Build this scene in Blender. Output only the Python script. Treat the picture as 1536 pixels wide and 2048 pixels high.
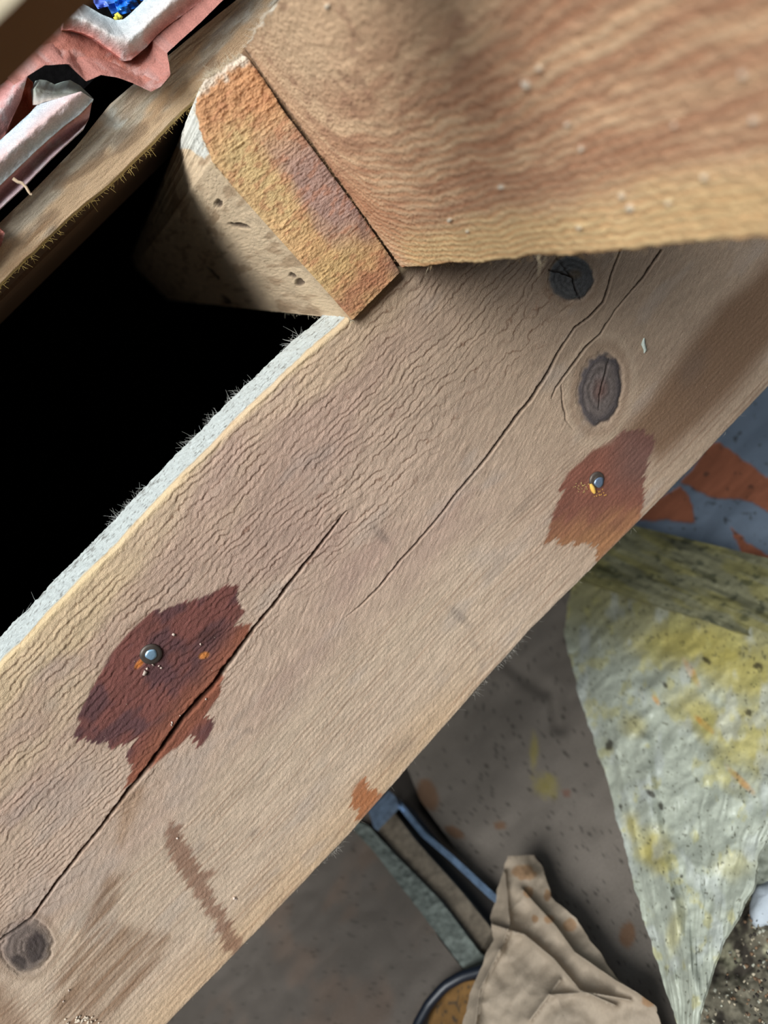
import bpy, math, random
import numpy as np
from mathutils import Matrix

for o in list(bpy.data.objects): bpy.data.objects.remove(o)
SC = bpy.context.scene
COL = SC.collection
rng = np.random.default_rng(7)

# ------------------------------------------------------------------ camera
W, Hh, F = 1536.0, 2048.0, 1540.0
YAW, PITCH, ROLL, DIST, CZ = 0.0436, 0.4204, -0.7823, 0.3482, 0.0748
fw = np.array([math.sin(YAW)*math.cos(PITCH), math.cos(YAW)*math.cos(PITCH), -math.sin(PITCH)])
r0 = np.cross(fw, [0, 0, 1.0]); r0 /= np.linalg.norm(r0); u0 = np.cross(r0, fw)
rt = r0*math.cos(ROLL) + u0*math.sin(ROLL)
up = -r0*math.sin(ROLL) + u0*math.cos(ROLL)
CAM = np.array([0.0, -DIST, CZ])
cam = bpy.data.cameras.new('camera'); co = bpy.data.objects.new('camera', cam); COL.objects.link(co)
m = Matrix.Identity(4)
for i in range(3):
    m[i][0] = rt[i]; m[i][1] = up[i]; m[i][2] = -fw[i]; m[i][3] = CAM[i]
co.matrix_world = m
cam.sensor_fit = 'VERTICAL'; cam.sensor_height = 9.0; cam.lens = 9.0*F/Hh
cam.clip_start = 0.01; cam.clip_end = 50
cam.dof.use_dof = True; cam.dof.focus_distance = 0.37; cam.dof.aperture_fstop = 6.77/3.6
SC.camera = co

# ------------------------------------------------------------------ light
world = bpy.data.worlds.new('overcast_sky'); SC.world = world; world.use_nodes = True
bg = world.node_tree.nodes['Background']
bg.inputs[0].default_value = (0.74, 0.87, 1.0, 1); bg.inputs[1].default_value = 0.70
sun = bpy.data.lights.new('sun', 'SUN'); so = bpy.data.objects.new('sun', sun); COL.objects.link(so)
sun.energy = 3.7; sun.angle = math.radians(38); sun.color = (0.97, 0.99, 1.0)
SUN_DIR = np.array([-0.40, -0.60, 0.70]); SUN_DIR /= np.linalg.norm(SUN_DIR)
from mathutils import Vector
so.rotation_euler = Vector(SUN_DIR).to_track_quat('Z', 'Y').to_euler()
SC.view_settings.view_transform = 'Standard'; SC.view_settings.look = 'None'
SC.view_settings.gamma = 1; SC.view_settings.use_curve_mapping = False
SC.view_settings.exposure = 0.38

# ------------------------------------------------------------------ helpers
def at(px, py, ax, val):
    """point where the sight line of photo position (px, py) meets the plane coordinate[ax] = val"""
    px = np.asarray(px, float); py = np.asarray(py, float); val = np.asarray(val, float)
    d = fw + rt*((px - W/2)/F)[..., None] - up*((py - Hh/2)/F)[..., None]
    t = (val - CAM[ax])/d[..., ax]
    return CAM + d*t[..., None]
def at_plane(px, py, Q, n):
    px = np.asarray(px, float); py = np.asarray(py, float)
    d = fw + rt*((px - W/2)/F)[..., None] - up*((py - Hh/2)/F)[..., None]
    t = ((Q - CAM) @ n)/(d @ n)
    return CAM + d*t[..., None]
def pix(P):
    d = P - CAM; z = d @ fw
    return W/2 + F*(d @ rt)/z, Hh/2 - F*(d @ up)/z

TAB = rng.random((256, 256))*2 - 1
def vn(x, y, seed=0):
    x = np.asarray(x, float) + seed*17.31; y = np.asarray(y, float) + seed*9.77
    xi = np.floor(x).astype(int); yi = np.floor(y).astype(int)
    fx = x - xi; fy = y - yi
    fx = fx*fx*(3 - 2*fx); fy = fy*fy*(3 - 2*fy)
    a = TAB[xi & 255, yi & 255]; b = TAB[(xi+1) & 255, yi & 255]
    c = TAB[xi & 255, (yi+1) & 255]; d = TAB[(xi+1) & 255, (yi+1) & 255]
    return (a*(1-fx) + b*fx)*(1-fy) + (c*(1-fx) + d*fx)*fy
def fbm(x, y, o=4, seed=0, g=0.5):
    s = 0; a = 1; n = 0
    for k in range(o):
        s = s + a*vn(x*2**k, y*2**k, seed + k*3); n += a; a *= g
    return s/n
def ss(a, b, x):
    t = np.clip((x - a)/(b - a), 0, 1); return t*t*(3 - 2*t)
def lin(c):
    c = np.asarray(c, float)/255
    return np.where(c <= 0.04045, c/12.92, ((c + 0.055)/1.055)**2.4)
def mix(a, b, t):
    t = np.asarray(t)[..., None]; return a*(1 - t) + b*t
def seg_dist(px, py, pts, closed=False):
    """distance to a polyline and the fraction along it"""
    pts = np.asarray(pts, float); n = len(pts); best = np.full(np.shape(px), 1e9); fr = np.zeros(np.shape(px))
    m_ = n if closed else n - 1
    for i in range(m_):
        a = pts[i]; b = pts[(i+1) % n]; d = b - a; L = d @ d + 1e-9
        t = np.clip(((px - a[0])*d[0] + (py - a[1])*d[1])/L, 0, 1)
        q = np.hypot(px - a[0] - t*d[0], py - a[1] - t*d[1])
        k = q < best; best = np.where(k, q, best); fr = np.where(k, (i + t)/m_, fr)
    return best, fr
def poly_sd(px, py, pts):
    """signed distance, positive inside"""
    pts = np.asarray(pts, float); n = len(pts); ins = np.zeros(np.shape(px), bool)
    for i in range(n):
        a = pts[i]; b = pts[(i+1) % n]
        if a[1] == b[1]: continue
        c = ((a[1] > py) != (b[1] > py)) & (px < (b[0]-a[0])*(py - a[1])/(b[1]-a[1]) + a[0])
        ins ^= c
    d, _ = seg_dist(px, py, pts, True)
    return np.where(ins, d, -d)
def ell(px, py, cx, cy, rx, ry, ang=0):
    c, s = math.cos(math.radians(ang)), math.sin(math.radians(ang))
    dx = px - cx; dy = py - cy
    return np.hypot((dx*c + dy*s)/rx, (-dx*s + dy*c)/ry)
def resample(pts, n):
    pts = np.asarray(pts, float)
    L = np.r_[0, np.cumsum(np.linalg.norm(np.diff(pts, axis=0), axis=1))]
    t = np.linspace(0, L[-1], n)
    return np.stack([np.interp(t, L, pts[:, k]) for k in range(pts.shape[1])], -1)
def loft(left, right, n, m_):
    a = resample(left, n); b = resample(right, n); t = np.linspace(0, 1, m_)[None, :, None]
    return a[:, None, :]*(1 - t) + b[:, None, :]*t

class MB:
    def __init__(s): s.v = []; s.f = []; s.c = []; s.n = 0
    def add(s, V, C, Fc):
        V = np.asarray(V, float).reshape(-1, 3); C = np.broadcast_to(np.asarray(C, float), V.shape) if np.ndim(C) == 1 else np.asarray(C, float).reshape(-1, 3)
        s.v.append(V); s.c.append(C); s.f.append(np.asarray(Fc, int).reshape(-1, 4) + s.n); s.n += len(V)
    def grid(s, P, C, flip=False, wrap=False):
        n, m_ = P.shape[:2]; idx = np.arange(n*m_).reshape(n, m_)
        if wrap: idx = np.concatenate([idx, idx[:, :1]], 1)
        q = np.stack([idx[:-1, :-1], idx[1:, :-1], idx[1:, 1:], idx[:-1, 1:]], -1).reshape(-1, 4)
        if flip: q = q[:, ::-1]
        s.add(P, C, q)
    def slab(s, P, C, off, steps=1, cs=None, flip=False):
        """a closed body: the front grid P, its copy moved by off behind it, and the rim between"""
        n, m_ = P.shape[:2]; off = np.broadcast_to(np.asarray(off, float), P.shape)
        C = np.broadcast_to(np.asarray(C, float), P.shape)
        st = max(1, n//60), max(1, m_//60)
        s.grid(P, C, flip)
        ri = np.unique(np.r_[np.arange(0, n, st[0]), n-1]); ci = np.unique(np.r_[np.arange(0, m_, st[1]), m_-1])
        B = (P + off)[np.ix_(ri, ci)]
        s.grid(B, (C if cs is None else np.broadcast_to(np.asarray(cs, float), P.shape))[np.ix_(ri, ci)], not flip)
        ring = [(0, j) for j in range(m_)] + [(i, m_-1) for i in range(1, n)] + [(n-1, j) for j in range(m_-2, -1, -1)] + [(i, 0) for i in range(n-2, 0, -1)]
        ii = np.array([r[0] for r in ring]); jj = np.array([r[1] for r in ring])
        A = P[ii, jj]; O = off[ii, jj]; CC = C[ii, jj] if cs is None else np.broadcast_to(np.asarray(cs, float), P.shape)[ii, jj]
        R = np.stack([A + O*k/steps for k in range(steps+1)], 0); RC = np.stack([CC]*(steps+1), 0)
        s.grid(R, RC, not flip, wrap=True)
    def box(s, lo, hi, C):
        x0, y0, z0 = lo; x1, y1, z1 = hi
        V = [(x0,y0,z0),(x1,y0,z0),(x1,y1,z0),(x0,y1,z0),(x0,y0,z1),(x1,y0,z1),(x1,y1,z1),(x0,y1,z1)]
        s.add(V, C, [(0,3,2,1),(4,5,6,7),(0,1,5,4),(1,2,6,5),(2,3,7,6),(3,0,4,7)])
    def tube(s, pts, rad, C, sides=3, caps=False):
        pts = np.asarray(pts, float); n = len(pts); rad = np.broadcast_to(rad, n)
        t = np.gradient(pts, axis=0); t /= np.linalg.norm(t, axis=1)[:, None] + 1e-12
        ref = np.array([.31, .52, .79]); a = np.cross(t, ref); a /= np.linalg.norm(a, axis=1)[:, None] + 1e-9; b = np.cross(t, a)
        th = np.arange(sides)*2*math.pi/sides
        P = pts[:, None, :] + rad[:, None, None]*(np.cos(th)[None, :, None]*a[:, None, :] + np.sin(th)[None, :, None]*b[:, None, :])
        s.grid(P, np.broadcast_to(np.asarray(C, float), P.shape), wrap=True)
    def build(s, name, mat, parent=None, smooth=True, solidify=None):
        V = np.concatenate(s.v); Fc = np.concatenate(s.f); C = np.concatenate(s.c)
        me = bpy.data.meshes.new(name); nv, nf = len(V), len(Fc)
        piv = (V.min(0) + V.max(0))/2; piv[2] = V[:, 2].min()
        if parent is not None: piv = np.array(parent.location)
        me.vertices.add(nv); me.vertices.foreach_set('co', (V - piv).astype(np.float32).ravel())
        me.loops.add(nf*4); me.loops.foreach_set('vertex_index', Fc.astype(np.int32).ravel())
        me.polygons.add(nf); me.polygons.foreach_set('loop_start', (np.arange(nf)*4).astype(np.int32))
        me.polygons.foreach_set('loop_total', np.full(nf, 4, np.int32))
        me.polygons.foreach_set('use_smooth', np.full(nf, smooth))
        me.update(calc_edges=True)
        at_ = me.color_attributes.new('tint', 'FLOAT_COLOR', 'POINT')
        at_.data.foreach_set('color', np.concatenate([np.clip(C, 0, 1), np.ones((nv, 1))], 1).astype(np.float32).ravel())
        me.materials.append(mat)
        ob = bpy.data.objects.new(name, me); COL.objects.link(ob)
        if parent is not None: ob.parent = parent
        else: ob.location = piv
        return ob

def tag(o, label=None, cat=None, group=None, kind=None):
    if label: o['label'] = label
    if cat: o['category'] = cat
    if group: o['group'] = group
    if kind: o['kind'] = kind
    return o
def thing(name, label, cat, loc, group=None):
    o = bpy.data.objects.new(name, None); COL.objects.link(o); o.location = tuple(float(v) for v in loc)
    o.empty_display_size = 0.02
    return tag(o, label, cat, group)

def material(name, rough=0.85, metallic=0.0, fine=(2500, 2500, 2500), bump=0.25, dist=0.0003, var=0.12, spec=0.3, speck=None, coat=0.0, blot=None):
    """tint attribute x procedural noise, with procedural bump"""
    mt = bpy.data.materials.new(name); mt.use_nodes = True; nt = mt.node_tree; N = nt.nodes; L = nt.links
    b = N['Principled BSDF']
    b.inputs['Roughness'].default_value = rough; b.inputs['Metallic'].default_value = metallic
    b.inputs['Specular IOR Level'].default_value = spec; b.inputs['Coat Weight'].default_value = coat; b.inputs['Coat Roughness'].default_value = .15
    at_ = N.new('ShaderNodeAttribute'); at_.attribute_name = 'tint'
    tc = N.new('ShaderNodeTexCoord'); mp = N.new('ShaderNodeMapping'); mp.inputs['Scale'].default_value = fine
    L.new(tc.outputs['Object'], mp.inputs[0])
    n1 = N.new('ShaderNodeTexNoise'); n1.inputs['Scale'].default_value = 1; n1.inputs['Detail'].default_value = 3; L.new(mp.outputs[0], n1.inputs['Vector'])
    mr = N.new('ShaderNodeMapRange'); mr.inputs[1].default_value = .25; mr.inputs[2].default_value = .75; mr.inputs[3].default_value = 1 - var; mr.inputs[4].default_value = 1 + var
    L.new(n1.outputs[0], mr.inputs[0])
    mx = N.new('ShaderNodeVectorMath'); mx.operation = 'SCALE'; L.new(at_.outputs['Color'], mx.inputs[0]); L.new(mr.outputs[0], mx.inputs['Scale'])
    out = mx.outputs[0]
    if speck:
        n3 = N.new('ShaderNodeTexNoise'); n3.inputs['Scale'].default_value = speck[0]; n3.inputs['Detail'].default_value = 2
        L.new(tc.outputs['Object'], n3.inputs['Vector'])
        r = N.new('ShaderNodeMapRange'); r.inputs[1].default_value = speck[1]; r.inputs[2].default_value = speck[1] + .03; L.new(n3.outputs[0], r.inputs[0])
        m3 = N.new('ShaderNodeMix'); m3.data_type = 'RGBA'; L.new(r.outputs[0], m3.inputs['Factor']); L.new(out, m3.inputs[6]); m3.inputs[7].default_value = (*speck[2], 1)
        out = m3.outputs[2]
    L.new(out, b.inputs['Base Color'])
    bp = N.new('ShaderNodeBump'); bp.inputs['Strength'].default_value = bump; bp.inputs['Distance'].default_value = dist
    L.new(n1.outputs[0], bp.inputs['Height']); L.new(bp.outputs[0], b.inputs['Normal'])
    return mt

WOOD_X = material('weathered_wood_along_x', fine=(1400, 3200, 3200), bump=.8, dist=.0006, var=.20)
WOOD_Y = material('weathered_wood_along_y', fine=(3200, 1500, 3200), bump=.6, dist=.0005, var=.15)
SAWN = material('rough_sawn_wood', fine=(900, 2200, 2600), bump=.8, dist=.0008, var=.18)
DUST = material('pale_dust', fine=(2200, 2200, 2200), bump=.5, dist=.0004, var=.08, speck=(900, .70, (.12, .12, .11)))
CLAY = material('terracotta', fine=(1500, 1500, 1500), bump=.6, dist=.0006, var=.22, rough=.8)
FILM = material('grubby_plastic_film', fine=(350, 350, 350), bump=.2, dist=.0006, var=.12, rough=.42, spec=.5, speck=(900, .73, (.06, .06, .04)))
KRAFT = material('kraft_paper', fine=(500, 500, 500), bump=.25, dist=.0008, var=.08, rough=.75, speck=(700, .74, (.05, .045, .04)))
METAL = material('dull_metal', fine=(1200, 1200, 1200), bump=.2, dist=.0003, var=.12, rough=.35, metallic=.6, spec=.5)
BLACK = material('unlit_black', fine=(300, 300, 300), bump=.3, dist=.002, var=.3, rough=1, spec=0)  # near-black stand-in for the unlit roof space
RUBBER = material('black_rubber', fine=(900, 900, 900), bump=.05, var=.05, rough=.4, spec=.5)
BLUE = material('blue_plastic_film', fine=(300, 300, 300), bump=.1, var=.1, rough=.25, spec=.6)
FIBRE = material('wood_fibre', var=.1, bump=0, rough=.9)
GRIT = material('loose_grit', var=.25, bump=.3, rough=.95)
NAILM = material('burnished_nail', fine=(3000, 3000, 3000), bump=.15, dist=.0001, var=.12, rough=.42, metallic=.45, spec=.5)

exec_parts = []
# ------------------------------------------------------------------ the setting
DK = lin([16, 15, 15])  # darkness of the void put into the surface colour
def wallbox(name, lo, hi, c, mat):
    b = MB(); b.box(lo, hi, c); o = b.build(name, mat, smooth=False); tag(o, kind='structure'); return o
FLOOR_Z = -0.47
wallbox('floor', (-1.6, -1.4, FLOOR_Z - .03), (1.6, 1.5, FLOOR_Z), lin([52, 47, 42]), KRAFT)
wallbox('sky_blocker_back', (-1.6, 1.5, FLOOR_Z - .03), (1.6, 1.53, .62), DK, BLACK)  # added black backing that makes the roof space go dark
wallbox('sky_blocker_left', (-1.63, -1.4, FLOOR_Z - .03), (-1.6, 1.53, .62), DK, BLACK)  # added to keep low sky light out on the left
wallbox('sky_blocker_front', (-1.63, -1.43, FLOOR_Z - .03), (1.63, -1.4, .62), lin([84, 72, 60]), KRAFT)  # added behind the camera, blocks low light from the front
wallbox('sky_blocker_right', (1.6, -1.4, FLOOR_Z - .03), (1.63, 1.53, .62), DK, BLACK)  # added, shuts off low sky light on the right
b = MB()                                                   # added near-black blocks that keep sky light out behind the tiles
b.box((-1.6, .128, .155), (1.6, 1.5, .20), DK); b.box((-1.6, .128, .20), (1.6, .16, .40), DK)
tag(b.build('sky_blocker_top', BLACK, smooth=False), kind='structure')

# ------------------------------------------------------------------ the big beam
BT = 0.050                                                 # thickness of the beam
TOPL = [(-1500, 2830), (-900, 2230), (-260, 1592), (-120, 1450), (0, 1330), (120, 1205), (240, 1083), (340, 975), (440, 873), (540, 775), (615, 706), (690, 640), (800, 533), (950, 385), (1250, 90), (1700, -350)]
BOTL = [(-120, 2550), (130, 2275), (250, 2144), (340, 2048), (520, 1862), (700, 1672), (880, 1468), (1060, 1266), (1230, 1096), (1380, 945), (1536, 778), (1650, 660), (1760, 550), (2050, 255), (2400, -80)]
tp = at([p[0] for p in TOPL], [p[1] for p in TOPL], 1, 0.0)
bt = at([p[0] for p in BOTL], [p[1] for p in BOTL], 1, 0.0)
X0, X1 = -0.440, 0.36
NX, NZ = 1720, 460
xs = np.linspace(X0, X1, NX)
ztop = np.interp(xs, tp[:, 0], tp[:, 2]) + .0005*fbm(xs*90, xs*0, 3, 5)
zbot = np.interp(xs, bt[:, 0], bt[:, 2]) + .0003*fbm(xs*90, xs*0, 3, 8)
print('beam z', ztop.min(), ztop.max(), zbot.min(), zbot.max())

CR1 = [(-60, 1935), (0, 1880), (62, 1838), (110, 1770), (160, 1706), (205, 1650), (250, 1590), (300, 1530), (370, 1432), (420, 1378), (470, 1310), (500, 1268), (521, 1240), (546, 1212), (588, 1155), (634, 1098), (665, 1058), (692, 1022)]
CW1 = [2, 3, 4, 4, 5, 5, 6, 8, 9, 9, 7, 5, 5, 5, 4.5, 4, 3, .5]
CR2 = [(690, 1236), (720, 1212), (753, 1180), (802, 1120), (830, 1090), (873, 1040), (915, 985), (973, 917), (996, 885), (1031, 836), (1066, 793), (1094, 748), (1116, 705), (1131, 681), (1150, 655), (1180, 633), (1207, 604), (1224, 548), (1242, 500)]
CW2 = [.3, 1, 2, 2.5, 2.5, 2.5, 3, 3.5, 4, 4.5, 5, 4.5, 3.5, 2.2, 2.2, 2.5, 3, 3, 3]
CR3 = [(1104, 798), (1112, 775), (1126, 755), (1151, 722), (1172, 694), (1200, 668), (1228, 625), (1260, 585), (1284, 558), (1300, 535), (1322, 503)]
CW3 = [.5, 2, 3, 3.5, 3, 2, 1, 1.5, 3, 4, 4.5]
CR4 = [(1143, 555), (1120, 545), (1098, 540)]; CR5 = [(1143, 555), (1152, 580), (1162, 600)]; CR6 = [(1143, 555), (1128, 535), (1112, 515)]
CR7 = [(1218, 718), (1210, 745), (1200, 780), (1196, 832)]
CR8 = [(1122, 770), (1124, 800), (1132, 840), (1145, 860)]
KN = [(1143, 556, 46, 45, 0), (1200, 779, 44, 73, 10), (54, 1893, 50, 54, 30)]
ST1 = [(478,1172),(473,1202),(490,1225),(468,1252),(503,1251),(492,1276),(472,1305),(457,1330),(445,1357),(440,1378),(432,1399),(411,1430),(429,1445),(418,1473),(397,1497),(381,1469),(360,1490),(337,1504),(309,1529),(274,1562),(250,1575),(264,1536),(255,1504),(271,1480),(243,1490),(218,1497),(211,1480),(197,1490),(148,1476),(155,1445),(169,1406),(190,1360),(225,1304),(260,1262),(302,1223),(334,1216),(380,1202),(415,1188),(453,1170)]
ST2 = [(1240,867),(1208,887),(1189,898),(1178,907),(1160,926),(1135,946),(1122,968),(1127,980),(1116,1008),(1102,1033),(1096,1055),(1087,1088),(1105,1081),(1127,1084),(1153,1088),(1178,1092),(1191,1094),(1199,1125),(1215,1120),(1259,1071),(1280,1040),(1286,1004),(1292,949),(1300,913),(1312,880),(1290,860)]
BAND = [(1240,867),(1300,800),(1370,700),(1440,610),(1500,560),(1640,420),(1640,560),(1536,700),(1470,780),(1400,850),(1320,920),(1290,900)]
ST3 = [(725,1557),(712,1570),(697,1592),(704,1612),(718,1642),(732,1640),(745,1625),(775,1590),(765,1582),(750,1583),(738,1572)]
ST4 = [(338,1640),(355,1648),(368,1670),(385,1712),(402,1738),(436,1742),(412,1762),(430,1800),(470,1860),(490,1895),(470,1912),(450,1900),(430,1850),(400,1805),(365,1755),(342,1715),(333,1680)]
ST5 = [(215,1752),(244,1748),(238,1790),(222,1835),(250,1850),(330,1868),(345,1876),(290,1960),(200,2075),(150,2200),(60,2200),(108,2040),(112,1960),(150,1890),(180,1820)]
ST6 = [(245,1590),(290,1560),(285,1600),(262,1650),(240,1700),(235,1660)]
ST7 = [(-100,1900),(20,1985),(70,2060),(110,2160),(-60,2200)]

def beam_face(X, Z, ZT, ZB):
    """relief (towards the camera, metres) and colour of the beam's broad face"""
    P = np.stack([X, np.zeros_like(X), Z], -1); px, py = pix(P)
    u = X*1000; hh = (Z - ZB)/(ZT - ZB)*200.0                 # mm along, mm above the bottom edge
    # the grain runs round the knots
    v = hh + 3*fbm(u/90, hh/60, 3, 2)
    for (cx, cy, rx, ry, a), s in zip(KN, (1.0, 1.2, 1.0)):
        k = at(cx, cy, 1, 0.0); ku, kv = k[0]*1000, np.interp(k[0], xs, (k[2] - zbot)/(ztop - zbot)*200)
        du, dv = u - ku, hh - kv
        v = v - s*dv*.85*np.exp(-((du/34)**2 + (dv/19)**2))
    v = v + 1.6*fbm(u/22, hh/14, 3, 4)*ss(70, 120, hh) + 16*np.exp(-((hh - 108)/24)**2)*np.tanh((u + 40)/110)
    up_ = ss(104, 128, hh + 8*fbm(u/60, hh/30, 2, 9) - .05*u)  # coarse sawn half
    lo_ = 1 - ss(62, 92, hh + 6*fbm(u/60, hh/30, 2, 6) + .06*u)
    md_ = np.clip(1 - up_ - lo_, 0, 1)
    # coarse ridges: asymmetric steps broken along the grain
    ph = v/3.1 + .9*fbm(u/22, hh/9, 3, 12) + .26*fbm(u/1.8, hh/3, 3, 13) + .55*ss(196, 130, hh)*fbm(u/7, hh/4, 2, 18)
    t = ph - np.floor(ph)
    saw = (np.where(t < .13, t/.13, (1 - (t - .13)/.87)**.8) - .5)
    strong = .35 + .65*ss(-.30, .30, fbm(u/9, hh/4, 3, 14))
    saw = saw*strong
    ph3 = v/7.6 + .9*fbm(u/16, hh/10, 3, 15) + .12*fbm(u/2, hh/2, 2, 17)
    t3 = ph3 - np.floor(ph3); saw3 = (np.where(t3 < .16, t3/.16, (1 - t3)/.84) - .5)*ss(0, .5, fbm(u/35, hh/30, 3, 19))
    rough = fbm((u*.8 + hh*.6)/2.6, (hh*.8 - u*.6)/1.0, 3, 16, .7)
    # fine straight ridges low on the face
    ph2 = v/(3.6 - .010*np.clip(hh, 0, 80)) + .18*fbm(u/60, hh/5, 3, 22)
    w2 = .5 + .5*np.cos(2*math.pi*ph2)
    # fuzzy slanting fibres in the middle
    q = (u*.34 - hh*.94)
    q2 = (u*.94 + hh*.34)
    fz = fbm(q/.9, q2/5.5, 3, 31, .6)
    fz2 = fbm(hh/.8, u/4.5, 3, 33, .6)
    h = up_*(.47*saw + .26*saw3 + .22*rough + .14*fz) + lo_*(.13*(w2 - .5) + .16*fz2 + .16*rough) + md_*(.24*fz + .14*rough) + .5*fbm(u/60, hh/30, 3, 40)
    h = h*(1 - .45*ss(50, 160, u)*(1 - lo_*.3))
    # colour
    A = lin([206, 174, 147]); G = lin([218, 186, 142]); Mv = lin([192, 156, 136]); Lo = lin([208, 181, 150]); Rr = lin([168, 140, 114])
    c = np.broadcast_to(A, px.shape + (3,)).copy()
    c = mix(c, G, np.clip(.95*ss(120, 196, hh)*ss(0, -130, u) + .5*ss(150, 200, hh)*ss(.0, .5, fbm(u/40, hh/25, 2, 41) + .3), 0, 1))
    c = mix(c, Mv, .65*ss(-.1, .5, fbm(u/55, hh/22, 3, 43))*(1 - lo_*.5))
    c = mix(c, Lo, .8*lo_*ss(110, 10, u))
    c = mix(c, lin([212, 170, 118]), .55*ss(34, 4, hh)*ss(20, -60, u))
    c = mix(c, lin([176, 148, 118]), .8*ss(10, 130, u))
    c = mix(c, lin([150, 122, 96]), .55*ss(70, 170, u)*ss(60, 140, hh))  # upper right tinted browner, shade there put into the colour
    c = mix(c, lin([190, 160, 120]), .6*np.clip(w2**3, 0, 1)*0 + .0)
    dark = lo_*ss(.5, 1, w2*(.75 + .5*fbm(u/25, v/3, 3, 45)))*.48 + up_*np.exp(-((t - .06)/.09)**2)*.75*strong + md_*.12*(fz > .25)  # latewood lines low down; shadow lines of the ridges painted in above
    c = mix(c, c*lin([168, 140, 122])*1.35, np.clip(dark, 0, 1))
    c = c*(1 + .16*fbm(u/9, hh/2.2, 4, 47))[..., None]*(1 + .10*fbm(u/3, hh/1.1, 3, 49))[..., None]
    # cool grey bloom here and there
    c = mix(c, lin([176, 164, 154]), .24*ss(.15, .6, fbm(u/30, hh/12, 3, 51)))
    c = mix(c, c.mean(-1, keepdims=True)*np.array([1.03, 1.0, .98]), .17*np.ones(c.shape[:-1]))*1.06
    # stains soaking along the fibres: outline frayed by the grain
    jx = 20*fbm(hh/1.5, u/26, 3, 61, .7) + 3*fbm(hh/.5, u/3, 2, 62); px2 = px + .7*jx; py2 = py - .7*jx
    def stain(poly, col, amt, soft, n=1.0, jit=1.0):
        nonlocal c
        sd = poly_sd(px + (px2-px)*jit, py + (py2-py)*jit, poly)
        k = ss(-soft, soft, sd)*amt*n
        c = mix(c, c*.25 + col*.75 if False else col, np.clip(k, 0, 1)); return k
    var = 1 + .22*fbm(u/12, hh/3, 3, 63)
    band = stain(BAND, lin([128, 98, 74]), .9, 24)
    redA = mix(np.broadcast_to(lin([126, 74, 66]), c.shape), lin([98, 62, 64]), ss(-.2, .35, fbm(u/14, hh/7, 3, 65)))
    redA = mix(redA, lin([164, 96, 64]), ss(60, 5, seg_dist(px, py, CR1)[0])*.65)*var[..., None]
    s1 = stain(ST1, redA, .96, 2.5)
    redB = mix(np.broadcast_to(lin([132, 80, 64]), c.shape), lin([164, 114, 76]), ss(1000, 1090, py + .25*(px - 1190) + 25*fbm(u/9, hh/4, 2, 66)))
    redB = mix(redB, lin([112, 80, 72]), ss(1190, 1270, px)*ss(1010, 930, py)*.8)*var[..., None]
    s2 = stain(ST2, redB, .94, 3)
    stain(ST3, lin([166, 98, 54])*var[..., None], .85, 3)
    stain(ST4, lin([134, 92, 70])*var[..., None], .72, 6)
    stain(ST5, lin([128, 92, 62])*var[..., None], .74*np.clip(.65 + .8*fbm(hh/2.4, u/40, 3, 68), 0, 1), 16)
    stain(ST6, lin([158, 118, 80]), .45, 12)
    stain(ST7, lin([134, 98, 70]), .6, 30)
    for cx, cy, rx, ry, a, am in ((762, 1070, 34, 12, 50, .4), (918, 1232, 38, 12, 45, .4), (950, 1290, 20, 10, 45, .25), (498, 1462, 16, 9, 0, .3), (508, 1665, 18, 8, -40, .35), (1050, 1010, 60, 12, -45, .2), (800, 1500, 60, 22, -45, .3), (640, 905, 60, 20, -50, .22), (1385, 735, 30, 60, 30, .25)):
        c = mix(c, lin([112, 100, 92]), am*ss(1.2, .2, ell(px, py, cx, cy, rx, ry, a)))
    c = mix(c, lin([80, 52, 48]), .6*ss(1.2, .4, ell(px, py, 420, 1270, 32, 16, -20)))       # darker spot on the red patch
    c = mix(c, lin([222, 140, 70]), .9*ss(1.1, .5, ell(px, py, 408, 1311, 13, 8, -20)))
    c = mix(c, lin([232, 140, 66]), .9*ss(1.1, .5, ell(px, py, 279, 1327, 16, 7, -48)))
    # knots
    for i, (cx, cy, rx, ry, a) in enumerate(KN):
        e = ell(px, py, cx, cy, rx, ry, a) + .10*fbm(px/14, py/14, 3, 70 + i)
        k = ss(1.06, .90, e) if i < 2 else ss(1.25, .7, e)*.9
        kc = [lin([92, 90, 88]), lin([116, 104, 98]), lin([120, 106, 98])][i]
        kc = kc*(1 + .35*fbm(px/3, py/3, 3, 73))[..., None]
        kc = mix(kc, kc*.8, .5 + .5*np.sin(e*26))
        if i == 1: kc = mix(kc, lin([70, 64, 66])*np.ones_like(c), ss(.6, .95, e)*.8); kc = mix(kc, lin([112, 74, 62])*np.ones_like(c), .5*ss(.5, .1, e))
        if i == 2: kc = mix(kc, lin([40, 34, 40])*np.ones_like(c), ss(1.25, .7, np.minimum(ell(px, py, 72, 1893, 22, 30, 20), ell(px, py, 38, 1925, 16, 18)) + .3*fbm(px/8, py/8, 3, 75)))
        if i == 0: kc = mix(kc, lin([100, 84, 66])*np.ones_like(c), .7*ss(1, .3, ell(px, py, 1150, 548, 18, 14)))
        c = mix(c, kc, k)
        halo = np.exp(-((e - 1.22)/.13)**2)
        c = mix(c, lin([140, 112, 88]), .35*halo)
        if i == 1:
            c = mix(c, lin([196, 172, 146]), .4*np.exp(-((e - 1.5)/.14)**2))
        h = h*(1 - .8*k) + k*(.12*np.sin(e*24) + .22*fbm(px/5, py/5, 3, 77)) - .5*np.exp(-((e - 1.0)/.06)**2)
    # shakes
    wob = 2.2*fbm(px/16, py/16, 3, 81)
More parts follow.
